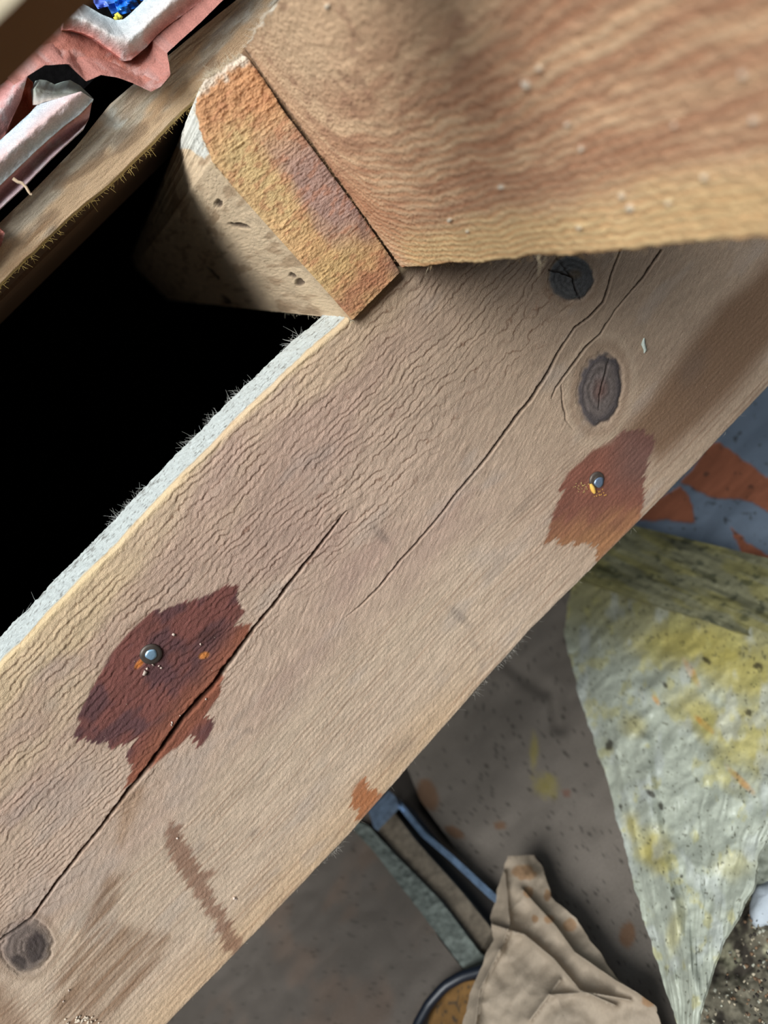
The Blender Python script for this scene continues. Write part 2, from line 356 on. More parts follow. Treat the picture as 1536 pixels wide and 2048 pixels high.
    for pts, ws, dep in ((CR1, CW1, 5.5), (CR2, CW2, 3.4), (CR3, CW3, 3.0), (CR4, [2.4, 2.4, 1], 2), (CR5, [2.4, 2.4, 1], 2), (CR6, [1.5, 1.5, 1], 1.5), (CR7, [1, 2.2, 2.2, 1], 1.6), (CR8, [1, 2, 1.6, .5], 1.2)):
        d, fr = seg_dist(px + wob, py - wob*.5, pts)
        w = np.interp(fr, np.linspace(0, 1, len(ws)), ws)*(1 + .25*vn(px/9, py/9, 83))
        g = ss(w*.5 + 1.3, w*.5 - .8, d)*np.clip(w/2, .2, 1)
        h = h - dep*g
        c = mix(c, lin([52, 36, 28]), .75*g)  # shade inside the splits darkened into the colour as well
        h = h + .22*np.exp(-((d - w)/5)**2)*(w > 2)
    # the split halves sit at slightly different heights
    # worn arris along the top and the bottom edge
    h = h - 2.2*ss(2.2, 0, hh)**2 - 1.6*ss(198.4, 200, hh)**2
    c = mix(c, lin([226, 200, 150]), .45*ss(195.5, 199, hh))
    c = mix(c, lin([170, 160, 146]), .4*ss(4, 0, hh))
    return h*.001, c

XX = np.repeat(xs[:, None], NZ, 1); tt = np.linspace(0, 1, NZ)[None, :]
ZTg, ZBg = ztop[:, None], zbot[:, None]
ZZ = ZBg + (ZTg - ZBg)*tt
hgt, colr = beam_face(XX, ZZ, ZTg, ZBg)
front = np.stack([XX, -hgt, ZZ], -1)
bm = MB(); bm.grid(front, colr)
# top: dusty; back edge ragged
TN = 44; s_ = np.linspace(0, 1, TN)[None, :]
xt = XX[:, :1]; e_front = front[:, -1, :]
yb = BT + .0016*fbm(xs*160, xs*0, 4, 91) + .0010*fbm(xs*900, xs*0 + 3, 2, 92)
Pt = np.stack([np.repeat(xt, TN, 1), e_front[:, 1:2]*(1 - s_) + yb[:, None]*s_, e_front[:, 2:3] + 0*s_], -1)
Pt[..., 2] += (.0006*fbm(Pt[..., 0]*400, Pt[..., 1]*500, 3, 93) - .0016*ss(.9, 1, s_))*ss(0, .12, s_)
ct = np.broadcast_to(lin([202, 206, 200]), Pt.shape).copy()
ct = ct*(1 + .07*fbm(Pt[..., 0]*300, Pt[..., 1]*600, 4, 94))[..., None]
ct = mix(ct, lin([120, 116, 108]), .8*ss(.30, .5, fbm(Pt[..., 0]*420, Pt[..., 1]*700, 4, 95) + .25*(s_ > .6)*ss(.2, .6, fbm(Pt[..., 0]*24, Pt[..., 1]*0, 2, 96))))
ct = mix(ct, colr[:, -1:, :]*np.ones_like(ct), ss(.10, .02, s_ + .03*fbm(Pt[..., 0]*200, Pt[..., 1]*0, 3, 97)))
Btop = MB(); bm.grid(Pt, ct)
stp = 16
eb = front[::stp, 0, :]; bb = np.stack([eb[:, 0], np.full(len(eb), BT), eb[:, 2]], -1)
tb = Pt[::stp, -1, :]
cw = np.broadcast_to(lin([120, 100, 80]), (len(eb), 2, 3))
bm.grid(np.stack([bb, eb], 1), cw); bm.grid(np.stack([tb, bb], 1), cw)
for k, fl in ((0, 0), (-1, 1)):
    q = np.array([[front[k, 0], (front[k, 0][0], BT, front[k, 0][2])], [front[k, -1], Pt[k, -1]]]); bm.grid(q, np.broadcast_to(lin([120, 100, 80]), q.shape), bool(fl))
beam = bm.build('wooden_beam', WOOD_X)
tag(beam, 'broad weathered wooden beam crossing the picture diagonally, with red-brown stains, long splits and a pale dusty top edge', 'beam')
ORG = np.array(beam.location)

def face_z(x): return np.interp(x, xs, ztop), np.interp(x, xs, zbot)
def knot_part(i):
    cx, cy, rx, ry, a = KN[i]
    k = at(cx, cy, 1, 0.0)
    n_r, n_t = 26, 72
    rr = np.linspace(0.001, .93, n_r)[:, None]; th = np.linspace(0, 2*math.pi, n_t, endpoint=False)[None, :]
    c, s = math.cos(math.radians(a)), math.sin(math.radians(a))
    ex = rr*rx*np.cos(th); ey = rr*ry*np.sin(th)
    Pk = at(cx + ex*c - ey*s, cy + ex*s + ey*c, 1, 0.0)
    zt, zb = face_z(Pk[..., 0])
    h, cc = beam_face(Pk[..., 0], Pk[..., 2], zt, zb)
    Pk[..., 1] = -h - .00025*ss(1, .8, rr/.93) + .0004*ss(.93, 1, rr/.93)
    b = MB(); b.grid(Pk, cc, flip=True, wrap=True)
    R = np.stack([Pk[-1], Pk[-1] + np.array([0, .012, 0])], 0); b.grid(R, np.stack([cc[-1]]*2), flip=True, wrap=True)
    o = b.build('knot', WOOD_X, beam)
    o['label'] = ['round blue-black knot with a three-way crack', 'oval grey-brown knot with a fine central split', 'dark rounded knot with two black pits'][i]
for i in range(3): knot_part(i)

# ------------------------------------------------------------------ loose fibres and crumbs
def hairs(mb, p0, n, direction, length, rad, C, spread=.6):
    for k in range(n):
        base = p0[rng.integers(len(p0))] + rng.normal(0, .0004, 3)
        d = np.array(direction) + rng.normal(0, spread, 3); d /= np.linalg.norm(d)
        L = length*rng.uniform(.35, 1.4); e = rng.normal(0, .55, 3)
        t = np.linspace(0, 1, 5)[:, None]
        pts = base + L*(d*t + e*t*t*.6)
        mb.tube(pts, np.linspace(rad, rad*.35, 5), np.array(C)*rng.uniform(.8, 1.15))
def chips(mb, pts, size, C, flat=.4):
    for p in pts:
        s = size*rng.uniform(.5, 1.4, 3)*np.array([1, flat, 1]); a = rng.uniform(0, 6.28)
        V = []
        for sx, sy, sz in ((-1,-1,-1),(1,-1,-1),(1,1,-1),(-1,1,-1),(-1,-1,1),(1,-1,1),(1,1,1),(-1,1,1)):
            q = np.array([sx, sy, sz])*s*rng.uniform(.5, 1.1, 3)
            V.append((p[0] + q[0]*math.cos(a) - q[2]*math.sin(a), p[1] + q[1], p[2] + q[0]*math.sin(a) + q[2]*math.cos(a)))
        mb.add(V, np.array(C)*rng.uniform(.75, 1.15), [(0,3,2,1),(4,5,6,7),(0,1,5,4),(1,2,6,5),(2,3,7,6),(3,0,4,7)])
b = MB(); back = Pt[:, -1, :]
hairs(b, back, 260, (0, .4, .5), .0028, .00009, lin([196, 200, 196]))
for cxp in (383, 428, 470, 268, 243, 590):
    k = np.argmin(np.abs(pix(back)[0] - cxp)); hairs(b, back[max(0, k-10):k+10], 40, (-.1, .3, .8), .0042, .00008, lin([190, 190, 184]), .8)
lowe = front[:, 0, :]
hairs(b, lowe, 150, (0, -.2, -.7), .0024, .00008, lin([186, 178, 164]), .8)
for cxp in (1005, 960, 1030, 672, 660):
    k = np.argmin(np.abs(pix(lowe)[0] - cxp)); hairs(b, lowe[max(0, k-14):k+14], 40, (.2, -.1, -.7), .0030, .00008, lin([190, 184, 172]), .8)
tag(b.build('wood_fuzz', FIBRE, beam), kind='stuff')
b = MB()
def on_face(px, py, lift=.0004):
    p = at(px, py, 1, 0.0); zt, zb = face_z(p[0]); h, _ = beam_face(np.array([p[0]]), np.array([p[2]]), np.array([zt]), np.array([zb]))
    p[1] = -h[0] - lift; return p
spots = [(347, 1268, .0008), (290, 1345, .0010), (294, 1336, .0006), (306, 1328, .0007), (318, 1331, .0005), (322, 1335, .0004), (401, 1288, .0005), (344, 1445, .0006), (343, 1449, .0005), (360, 1430, .0004), (412, 1397, .0006), (355, 1676, .0005), (468, 1795, .0008), (472, 1798, .0005), (138, 1979, .0006), (127, 2001, .0006)]
for px, py, s in spots: chips(b, [on_face(px, py)], s, lin([236, 214, 196]))
for k in range(34): chips(b, [on_face(rng.normal(163, 17), rng.normal(2038, 5))], .0006, lin([232, 214, 190]))
for k in range(26): chips(b, [on_face(rng.normal(1162, 11), rng.normal(974, 5))], .00025, lin([216, 190, 120]))
for k in range(14): chips(b, [on_face(rng.normal(1200, 8), rng.normal(986, 5))], .00035, lin([226, 170, 90]))
for k in range(120):
    x = rng.uniform(40, 1450); y = 1400 - x*.72 + rng.uniform(-160, 420)
    chips(b, [on_face(x, y, .0002)], .00018, lin([226, 206, 180]))
tag(b.build('sawdust_crumbs', FIBRE), 'scattered pale crumbs of sawdust lying on the broad beam around the nails', 'sawdust', kind='stuff')
b = MB(); b.tube(np.array([on_face(x, y, .0008) for x, y in ((1286, 676), (1284, 688), (1288, 700), (1286, 706))]), [.0004, .0011, .0009, .0003], lin([206, 214, 200]), 6)
tag(b.build('paint_flake', GRIT), 'small pale green flake stuck on the beam above the oval knot', 'flake')

# ------------------------------------------------------------------ nails
def nail(px, py, r, label, spotc, chipc):
    p = on_face(px, py, 0); p[1] -= .0002
    root = thing('nail', label, 'nail', p, 'nails driven into the beam')
    n = 28; prof = [(0.0001, -.0013), (.25, -.00128), (.45, -.00115), (.46, -.0011), (.7, -.00105), (.88, -.0009), (.97, -.0005), (1.0, 0), (.95, .0006)]
    th = np.linspace(0, 2*math.pi, n, endpoint=False)
    P = np.array([[(p[0] + q*r*math.cos(t), p[1] + y, p[2] + q*r*math.sin(t)) for t in th] for q, y in prof])
    P[..., 1] += .00012*vn(P[..., 0]*900, P[..., 2]*900, 3)
    C = np.broadcast_to(lin([96, 86, 78]), P.shape).copy()
    b = MB(); b.grid(P, C, flip=True, wrap=True); b.build('head', NAILM, root)
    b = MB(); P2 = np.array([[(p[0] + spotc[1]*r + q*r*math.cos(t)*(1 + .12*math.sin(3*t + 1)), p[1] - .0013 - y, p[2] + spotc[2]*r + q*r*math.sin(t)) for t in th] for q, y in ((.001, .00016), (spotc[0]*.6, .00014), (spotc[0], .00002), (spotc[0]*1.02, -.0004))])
    b.grid(P2, np.broadcast_to(lin(spotc[3]), P2.shape), flip=True, wrap=True)  # raised disc in pale blue, a painted reflection of the sky
    o = b.build('sky_glint', METAL, root); o['label'] = 'bluish sky reflection painted at the centre of the nail head'
    b = MB(); b.tube([(p[0], p[1] + .0004, p[2]), (p[0], p[1] + .02, p[2]), (p[0], p[1] + .03, p[2])], [r*.45, r*.45, .0002], lin([90, 86, 84]), 12); b.build('shank', NAILM, root)
nail(302, 1307, .0052, 'dark round nail head with a painted blue sky reflection at its centre in the lower left red-brown stain', (.50, .02, .02, [176, 214, 240]), 0)
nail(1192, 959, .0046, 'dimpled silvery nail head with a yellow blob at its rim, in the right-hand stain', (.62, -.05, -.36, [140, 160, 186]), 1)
b = MB(); pr = [on_face(x, y, .0012) for x, y in ((1178, 966), (1181, 973), (1184, 980), (1186, 985))]
b.tube(pr, [.0006, .0013, .0013, .0007], lin([246, 196, 98]), 8)
tag(b.build('resin_blob', RUBBER), 'small orange-yellow resin blob at the rim of the upper right nail', 'resin')

# ------------------------------------------------------------------ crossing timbers: B (end on) and A (running to the right)
YB = -.005
Bbl, Bbr = at(705, 640, 1, YB), at(800, 545, 1, YB)
Btr, Btl = at(486, 102, 1, YB), at(402, 170, 1, YB)
print('B corners', Bbl, Bbr, Btl, Btr)
# end face
NB, MBn = 330, 110
LEFT = [(705, 640), (640, 566), (560, 478), (480, 388), (425, 322), (404, 268), (392, 225), (394, 195), (408, 160)]
RIGHT = [(800, 544), (782, 515), (712, 415), (641, 319), (571, 227), (529, 160), (497, 118), (484, 104)]
g = loft(LEFT, RIGHT, NB, MBn)
tv = np.linspace(0, 1, NB)[:, None]; sv = np.linspace(0, 1, MBn)[None, :]
jit = fbm(tv*60, sv*0, 3, 101)*ss(.55, .95, tv)
g[..., 0] += 4*jit*(1 - sv); g[..., 1] += (6*fbm(sv*14 + 0*tv, tv*8, 3, 102)*ss(.9, 1, tv))
Pe = at(g[..., 0], g[..., 1], 1, YB)
uu, vv = Pe[..., 0]*1000, Pe[..., 2]*1000
st = fbm(uu/9, vv/.9 + uu*.10, 3, 103, .6); lump = fbm(uu/3, vv/3, 4, 104, .6)
topk = ss(.45, .95, tv)
lines = ss(.2, .8, .5 + .5*np.sin(2*math.pi*(vv/1.5 + .10*uu + 1.1*fbm(uu/9, vv/4, 3, 105) + .15*fbm(uu/1.5, vv/1, 2, 109))))
hB = (.36*st + .14*lines*(1 - topk*.8) + .5*fbm(uu/1.2, vv/.7, 3, 110, .7) + .35*lump*(.4 + 2.4*topk))*.001
hB = hB - .0012*ss(.04, 0, sv) - .0003*ss(.98, 1, sv) - .002*ss(.97, 1, tv)
cB = np.broadcast_to(lin([190, 146, 92]), Pe.shape).copy()
nz = .18*fbm(uu/8, vv/14, 3, 106)
cB = mix(cB, lin([188, 160, 104]), .85*np.exp(-((sv + nz - .25)/.22)**2)*ss(.95, .75, tv)*ss(.25, .45, tv))
cB = mix(cB, lin([192, 132, 82]), .85*ss(.66, .85, tv + nz*.6))
cB = mix(cB, lin([150, 118, 108]), .9*ss(.38, .62, sv + nz*.6)*ss(.80, .5, tv)*ss(.12, .3, tv))
cB = mix(cB, lin([110, 80, 78]), .6*ss(.7, .95, sv + nz)*ss(.1, .2, tv)*ss(.42, .2, tv))
cB = mix(cB, lin([182, 152, 92]), .6*np.exp(-((tv - .17)/.07)**2)*ss(.9, .5, sv))
cB = mix(cB, lin([164, 102, 70]), .75*np.exp(-((tv - .045 + nz*.3)/.05)**2))
cB = mix(cB, lin([120, 96, 82]), .6*ss(.75, 1, sv)*ss(.2, .0, tv))
cB = mix(cB, lin([168, 104, 66]), .45*ss(.1, .4, fbm(uu/5, vv/2.4, 3, 107)))
cB = mix(cB, lin([206, 196, 176]), .75*ss(.93, .985, tv + .04*fbm(uu/3, vv/3, 3, 108)))
cB = mix(cB, cB.mean(-1, keepdims=True)*np.array([1.06, 1.0, .9]), .18*np.ones(cB.shape[:2]))*1.16
cB = cB*(1 + .24*st + .14*lump)[..., None]
Pe[..., 1] -= hB
mbB = MB(); mbB.grid(Pe, cB, flip=True)
# left side face of B, running back from the end
YE = 1.35
edge = Pe[:, 0, :]
NS = 240
sy = (np.linspace(0, 1, NS)**2.2)[None, :]
Ps = edge[:, None, :] + sy[..., None]*np.array([0, YE, 0])
dy = Ps[..., 1]*1000; vz = Ps[..., 2]*1000
bump_s = (.25*fbm(dy/6, vz/.9, 3, 111, .6) + .5*fbm(dy/30, vz/12, 3, 112))*.001
Ps[..., 0] -= bump_s*ss(0, .006, sy)*(1 + 0*tv)
# rounded (waney) top and bottom
spx, spy = pix(Ps)
cS = np.broadcast_to(lin([228, 200, 164]), Ps.shape).copy()
cS = cS*(1 + .14*fbm(dy/22, vz/2.5, 4, 113) + .07*fbm(dy/4, vz/1.0, 3, 114))[..., None]
cS = mix(cS, lin([150, 112, 78]), .5*ss(.1, .45, fbm(dy/40, vz/5, 3, 115)))
wh = poly_sd(spx + 6*fbm(spx/14, spy/14, 3, 116), spy + 6*fbm(spx/14, spy/14, 3, 117), [(300, 308), (352, 292), (384, 300), (408, 316), (440, 300), (420, 120), (280, 150)])
cS = mix(cS, lin([226, 224, 212]), ss(-3, 3, wh)*.95)
cS = mix(cS, lin([120, 112, 104]), ss(-3, 3, wh)*.6*ss(.35, .5, fbm(dy/2.2, vz/1.2, 3, 118)))
for cx, cy, rx, ry, a in ((436, 408, 9, 11, 0), (598, 565, 12, 9, 20), (585, 552, 10, 6, 30), (428, 548, 24, 4, 45), (452, 600, 18, 7, 40), (480, 452, 26, 6, 10)):
    e_ = ell(spx, spy, cx, cy, rx, ry, a) + .35*fbm(spx/6, spy/6, 3, 119)
    cS = mix(cS, lin([66, 46, 38]), .8*ss(1.1, .5, e_)); Ps[..., 0] += .0012*ss(1, .4, e_)
mbB.grid(Ps, cS, flip=True)
# hidden faces: right side, top, bottom, far end
er = Pe[:, -1, :]; Pr = np.stack([er, er + np.array([0, YE, 0])], 1); mbB.grid(Pr[::6], np.broadcast_to(lin([130, 100, 74]), Pr[::6].shape))
for row, fl in ((0, False), (-1, True)):
    rw = Pe[row]; far = np.stack([np.linspace(Ps[row, -1, 0], er[row, 0], MBn), np.full(MBn, er[row, 1] + YE), np.linspace(Ps[row, -1, 2], er[row, 2], MBn)], -1)
    nm = np.stack([rw + (far - rw)*k for k in np.linspace(0, 1, 12)**1.5], 0)
    mbB.grid(nm, np.broadcast_to(lin([170, 150, 120] if row == 0 else [206, 202, 188]), nm.shape), fl)
q = np.stack([Ps[::6, -1], (er + np.array([0, YE, 0]))[::6]], 1); mbB.grid(q, np.broadcast_to(lin([100, 80, 60]), q.shape))
blk = mbB.build('rafter_end', SAWN)
tag(blk, 'rafter with rough sawn orange end above the beam, its side fading into the dark', 'rafter')
b = MB()
hairs(b, edge[180:], 160, (-.5, -.6, .2), .0018, .00010, lin([214, 190, 150]), .8)
hairs(b, edge[:150], 50, (-.5, -.5, -.3), .0012, .00007, lin([204, 176, 130]), .8)
hairs(b, Pe[-1], 160, (-.2, -.5, .7), .0022, .00010, lin([220, 206, 180]), .8)
bot = Ps[0, :90]; hairs(b, bot, 60, (-.6, 0, -.7), .0018, .00009, lin([206, 196, 170]), .7)
tag(b.build('wood_fuzz', FIBRE, blk), kind='stuff')

# A : side face in the plane through the joint line and the Y direction
GAP = .0004
A0 = at(803, 541, 1, -.005); A1 = at(487, 100, 1, -.005)
A0[0] += GAP; A1[0] += GAP
dz = A1 - A0
n_ = np.cross(dz, [0, 1, 0]); n_ /= np.linalg.norm(n_); n_ = n_ if n_[0] < 0 else -n_
Abot = at_plane([1536], [480], A0, n_)[0]; Atop = at_plane([556], [0], A1, n_)[0]
print('A', A0, A1, Abot, Atop, n_)
NA, MA = 760, 340
ya = np.linspace(0, 1, NA)**.8
YAE = -.325
yv = A0[1] + ya*(YAE - A0[1])
sl = (Abot[2] - A0[2])/(Abot[1] - A0[1]); slt = (Atop[2] - A1[2])/(Atop[1] - A1[1])
print('slopes', sl, slt)
sA = np.linspace(0, 1, MA)[None, :]
zlo = A0[2] + sl*(yv - A0[1]); zhi = A1[2] + slt*(yv - A1[1]); zhi = np.maximum(zhi, zlo + .05)
zlo = zlo + .0007*fbm(yv*220, yv*0, 4, 121) + .0009*fbm(yv*60, yv*0, 2, 122)
zhi = zhi + .0012*fbm(yv*120, yv*0, 3, 123)
Z = zlo[:, None] + (zhi - zlo)[:, None]*sA; Y = np.repeat(yv[:, None], MA, 1)
Xp = A0[0] - ((Y - A0[1])*n_[1] + (Z - A0[2])*n_[2])/n_[0]
u = -(Y - A0[1])*1000; v = (Z - zlo[:, None])*1000
# grain sweeps up near the joint
vd = v*(1 - .62*np.exp(-u/26.)) - 2.0*np.exp(-u/18.) + .020*u*ss(10, 70, v) + 2.2*fbm(u/40, v/22, 3, 124)
low = ss(62, 30, v + 6*fbm(u/30, v/20, 2, 125) - .10*u)
per = 2.1 + .012*np.clip(v, 0, 60)
w = .5 + .5*np.cos(2*math.pi*(vd/per + .30*fbm(u/11, v/3, 3, 126)))
rg = fbm(u/1.5, v/.8, 4, 127, .75); mot = fbm(u/5.5, v/3.2, 4, 128, .6)
w3 = .5 + .5*np.cos(2*math.pi*(vd/9.5 + .7*fbm(u/20, v/8, 3, 129)))
sw = ss(.0, 1, np.exp(-((vd - 17 - .1*u)/11)**2))*ss(70, 0, u)
hA = (.12*(w - .5)*(.2 + low) + .42*rg + .16*mot*(1 - .5*low) + .12*(w3 - .5)*(1 - low)*(.3 + ss(40, 120, u)) + .4*sw*mot)*.001
cA = np.broadcast_to(lin([218, 178, 136]), Z.shape + (3,)).copy()
cA = mix(cA, lin([226, 190, 132]), .95*ss(22, 5, v - .015*u + 4*fbm(u/20, v/9, 2, 130))*ss(4, 26, u))
cA = mix(cA, lin([176, 124, 90]), .70*ss(.05, .75, w3*.35 + .8*fbm(u/45, vd/5, 3, 131) + .25)*ss(11, 24, vd)*ss(100, 62, vd))
cA = mix(cA, lin([172, 112, 74]), .6*sw)
cA = mix(cA, lin([206, 172, 134]), .6*ss(55, 85, v)*ss(120, 20, u))
cA = mix(cA, lin([160, 120, 94]), .35*ss(150, 220, u)*ss(45, 85, v))
cA = mix(cA, cA*lin([200, 164, 140])*1.5, .5*low*ss(.35, .9, 1 - w))
cA = mix(cA, lin([150, 104, 78]), .45*ss(.15, .5, fbm(u/9, v/5, 4, 132))*(1 - low))
cA = mix(cA, lin([112, 92, 80]), .6*ss(3.5, .5, u + 3*fbm(v/6, v*0, 2, 133))*ss(6, 0, v - 30*0) + .55*ss(4, 0, u)*ss(55, 80, v))
cA = cA*(1 + .13*rg + .12*mot + .06*fbm(u/2.5, v/.7, 3, 134))[..., None]
cA = mix(cA, cA.mean(-1, keepdims=True)*np.ones(3), .10*np.ones(cA.shape[:2]))
hA = hA - .0018*ss(1.3, 0, v)**2 - .0003*ss(1.0, 0, u)**2
apx, apy = pix(np.stack([Xp, Y, Z], -1))
Pa = np.stack([Xp, Y, Z], -1) + n_*hA[..., None]
for cx, cy, r_ in ((1052, 168, 11), (1080, 135, 7), (1488, 148, 9), (1508, 240, 10), (1135, 248, 6), (1163, 296, 7), (1350, 248, 6), (1262, 415, 10), (1245, 392, 8), (1412, 352, 8), (1338, 405, 7), (1004, 373, 7), (656, 12, 7), (936, 462, 5), (900, 440, 5), (1160, 455, 6)):
    e_ = ell(apx, apy, cx, cy, r_, r_*.8, 30) + .4*fbm(apx/6, apy/6, 2, 135)
    k = ss(1.1, .6, e_); cA = mix(cA, lin([206, 198, 180]), .8*k); Pa = Pa + n_*(.0007*k)[..., None]
ma = MB(); ma.grid(Pa, cA)
TH = .045; ox = np.array([TH, 0, 0])
# underside, top, outer side, both ends; the timber also runs back inside the roof
ub = np.stack([Pa[::4, 0] + ox*k for k in (0, .33, .66, 1)], 1); ma.grid(ub, np.broadcast_to(lin([140, 108, 82]), ub.shape), True)
ut = np.stack([Pa[::4, -1] + ox*k for k in (0, .33, .66, 1)], 1); ma.grid(ut, np.broadcast_to(lin([196, 186, 168]), ut.shape))
uo = np.stack([Pa[::4, 0] + ox, Pa[::4, -1] + ox], 1); ma.grid(uo, np.broadcast_to(lin([150, 118, 86]), uo.shape), True)
ue = np.stack([Pa[-1, ::8], Pa[-1, ::8] + ox], 1); ma.grid(ue, np.broadcast_to(lin([150, 118, 86]), ue.shape), False)
f0 = Pa[0, 0]; f1 = Pa[0, -1]; bk = np.array([0, YE, 0])
ring = np.array([f0, f1, f1 + ox, f0 + ox]); rb = ring + bk
pr_ = np.stack([ring, rb], 1); ma.grid(np.concatenate([pr_, pr_[:1]]), np.broadcast_to(lin([130, 100, 74]), (5, 2, 3)))
ma.add(rb, lin([130, 100, 74]), [(0, 1, 2, 3)])
raft = ma.build('rafter', WOOD_Y)
tag(raft, 'large orange-brown rafter from the joint to the right edge, close and partly blurred', 'rafter')
b = MB(); le = Pa[:, 0, :]
hairs(b, le, 240, (-.3, 0, -.7), .0014, .00007, lin([214, 176, 124]), .8)
k0 = np.argmin(np.abs(pix(le)[0] - 1085)); hairs(b, le[k0-8:k0+8], 14, (-.5, -.3, -.4), .0045, .00010, lin([226, 206, 170]), .5)
k0 = np.argmin(np.abs(pix(le)[0] - 860)); hairs(b, le[k0-4:k0+4], 8, (-.5, -.3, -.4), .0035, .00008, lin([226, 206, 170]), .5)
hairs(b, Pa[0], 200, (-.6, -.2, 0), .0013, .00006, lin([186, 146, 104]), .7)
hairs(b, Pa[:80, -1], 90, (-.6, -.2, .5), .002, .00010, lin([226, 212, 190]), .7)
tag(b.build('wood_fuzz', FIBRE, raft), kind='stuff')

# ------------------------------------------------------------------ battens
YT = .062
lowp = [(-160, 728), (0, 573), (146, 431), (220, 373), (293, 302), (363, 229), (420, 176), (500, 98), (620, -20), (900, -290)]
zz = at([p[0] for p in lowp], [p[1] for p in lowp], 1, YT)
upp = at([(-160), 0, 80, 150, 220, 270, 345, 400, 470, 560, 900], [(600), 445, 368, 296, 208, 166, 104, 58, 2, -70, -420], 1, YT)
NXb, NZb = 420, 130
xb = np.linspace(-.34, .42, NXb)
zl = np.interp(xb, zz[:, 0], zz[:, 2]) + .0004*fbm(xb*150, xb*0, 3, 141); zu = np.interp(xb, upp[:, 0], upp[:, 2])
print('batten z', zz[:, 2].round(3), upp[:, 2].round(3), zz[:, 0].round(3))
tb_ = np.linspace(0, 1, NZb)[None, :]
Zb = zl[:, None] + (zu - zl)[:, None]*tb_; Xb = np.repeat(xb[:, None], NZb, 1)
ub_, vb_ = Xb*1000, (Zb - zl[:, None])*1000
wrk = ss(-.1, .3, fbm(ub_/26, vb_/9, 3, 142) + .9*(tb_ - .5))
hb = (.55*wrk*fbm(ub_/9 + vb_/6, vb_/1.4, 4, 143, .6) + .22*fbm(ub_/6, vb_/.9, 3, 144))*.001
Pb = np.stack([Xb, YT - hb + .0015*ss(.06, 0, tb_), Zb], -1)
cb = np.broadcast_to(lin([196, 166, 132]), Pb.shape).copy()
cb = mix(cb, lin([176, 166, 148]), .85*wrk)
cb = mix(cb, lin([112, 88, 66]), .55*ss(.15, .5, fbm(ub_/18, vb_/6, 4, 148)))
cb = mix(cb, lin([206, 204, 192]), .8*ss(.25, .55, fbm(ub_/14, vb_/6, 3, 145) + .5*(tb_ - .7))*wrk)
cb = mix(cb, lin([150, 110, 70]), .4*ss(.1, .5, fbm(ub_/50, vb_/5, 3, 146)))
cb = mix(cb, lin([196, 176, 90]), .5*ss(.07, .0, tb_))
cb = cb*(1 + .12*fbm(ub_/5, vb_/1.2, 4, 147))[..., None]
BD = .030
m_ = MB(); m_.slab(Pb, cb, (0, BD, 0), 3, cs=lin([84, 60, 40])*np.ones_like(cb))  # underside and rim tinted dark, shade put into the colour
batten = m_.build('roof_batten', WOOD_X); tag(batten, 'greyish roof batten running diagonally under the broken terracotta tiles', 'batten')
b = MB(); hairs(b, Pb[:, 0], 1100, (0, -.2, -.7), .0022, .00013, lin([190, 162, 96]), .55)
tag(b.build('wood_fuzz', FIBRE, batten), kind='stuff')
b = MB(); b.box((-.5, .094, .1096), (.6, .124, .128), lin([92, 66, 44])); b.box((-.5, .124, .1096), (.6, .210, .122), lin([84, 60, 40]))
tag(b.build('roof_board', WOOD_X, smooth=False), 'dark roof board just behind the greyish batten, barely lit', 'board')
# the near batten, out of focus in the top left corner
YN = -.215
a0, a1 = at(56, -20, 1, YN), at(-20, 50, 1, YN)
zn = (a0[2] + a1[2])/2; 
c0 = at(98, 90, 2, zn)
print('near batten z', a0, a1, c0)
xn = np.linspace(-.5, .42, 60); tn = np.linspace(0, 1, 14)[None, :]
Xn = np.repeat(xn[:, None], 14, 1); Pn = np.stack([Xn, YN + .0006*fbm(Xn*60, tn*5, 3, 151), zn + .03*tn + 0*Xn], -1)
cn = np.broadcast_to(lin([228, 212, 180]), Pn.shape)*(1 + .1*fbm(Xn*60, tn*12, 3, 152))[..., None]
m_ = MB(); m_.slab(Pn, cn, (0, max(.02, c0[1] - YN), 0), 6, cs=lin([128, 94, 58])*np.ones_like(cn))  # cream front as if lit, brown sides as if shaded, by colour
tag(m_.build('roof_batten', WOOD_X), 'batten painted with a lit cream front and shaded brown underside, very close and blurred in the top left corner', 'batten')

# ------------------------------------------------------------------ terracotta tiles above the batten
PINK, WHT, TER, DTER, PURP = lin([206, 140, 124]), lin([196, 200, 198]), lin([166, 104, 88]), lin([120, 68, 58]), lin([192, 154, 158])
def strip(mb, lines, ys, cols, n=90, m_=14, thick=.008, rough=.0008, seed=0, blot=.5, tdir=(0, 1, .25)):
    """surface through several photo-traced lines, each at its own depth, with a real thickness behind it"""
    L = [resample(l, n) for l in lines]
    Pg, Cg = [], []
    for k in range(len(L) - 1):
        for j in range(m_ if k < len(L) - 2 else m_ + 1):
            t = j/m_
            q = L[k]*(1 - t) + L[k+1]*t; te = t*t*(3-2*t)
            y = ys[k]*(1 - te) + ys[k+1]*te
            Pg.append(at(q[:, 0], q[:, 1], 1, np.full(n, y))); Cg.append(cols[k]*(1 - t) + cols[k+1]*t + np.zeros((n, 3)))
    P = np.array(Pg).transpose(1, 0, 2); C = np.array(Cg).transpose(1, 0, 2)
    a, b_ = P[..., 0]*1000, P[..., 2]*1000
    P[..., 1] -= rough*fbm(a/3.5, b_/2.2, 4, 160 + seed, .6)
    C = mix(C, WHT, blot*ss(.05, .45, fbm(a/7, b_/4, 4, 165 + seed)))*(1 + .14*fbm(a/2, b_/2, 3, 168 + seed))[..., None]
    d = np.array(tdir, float); mb.slab(P, C, d/np.linalg.norm(d)*thick, 2)
def tile(label): return thing('roof_tile', label, 'tile', at(200, 120, 1, .06), 'broken roof tiles on the batten')
T1 = thing('roof_tile', 'upper broken terracotta tile with a whitish V-shaped ridge, overhanging the batten', 'tile', at(260, 160, 1, .07))
b = MB()
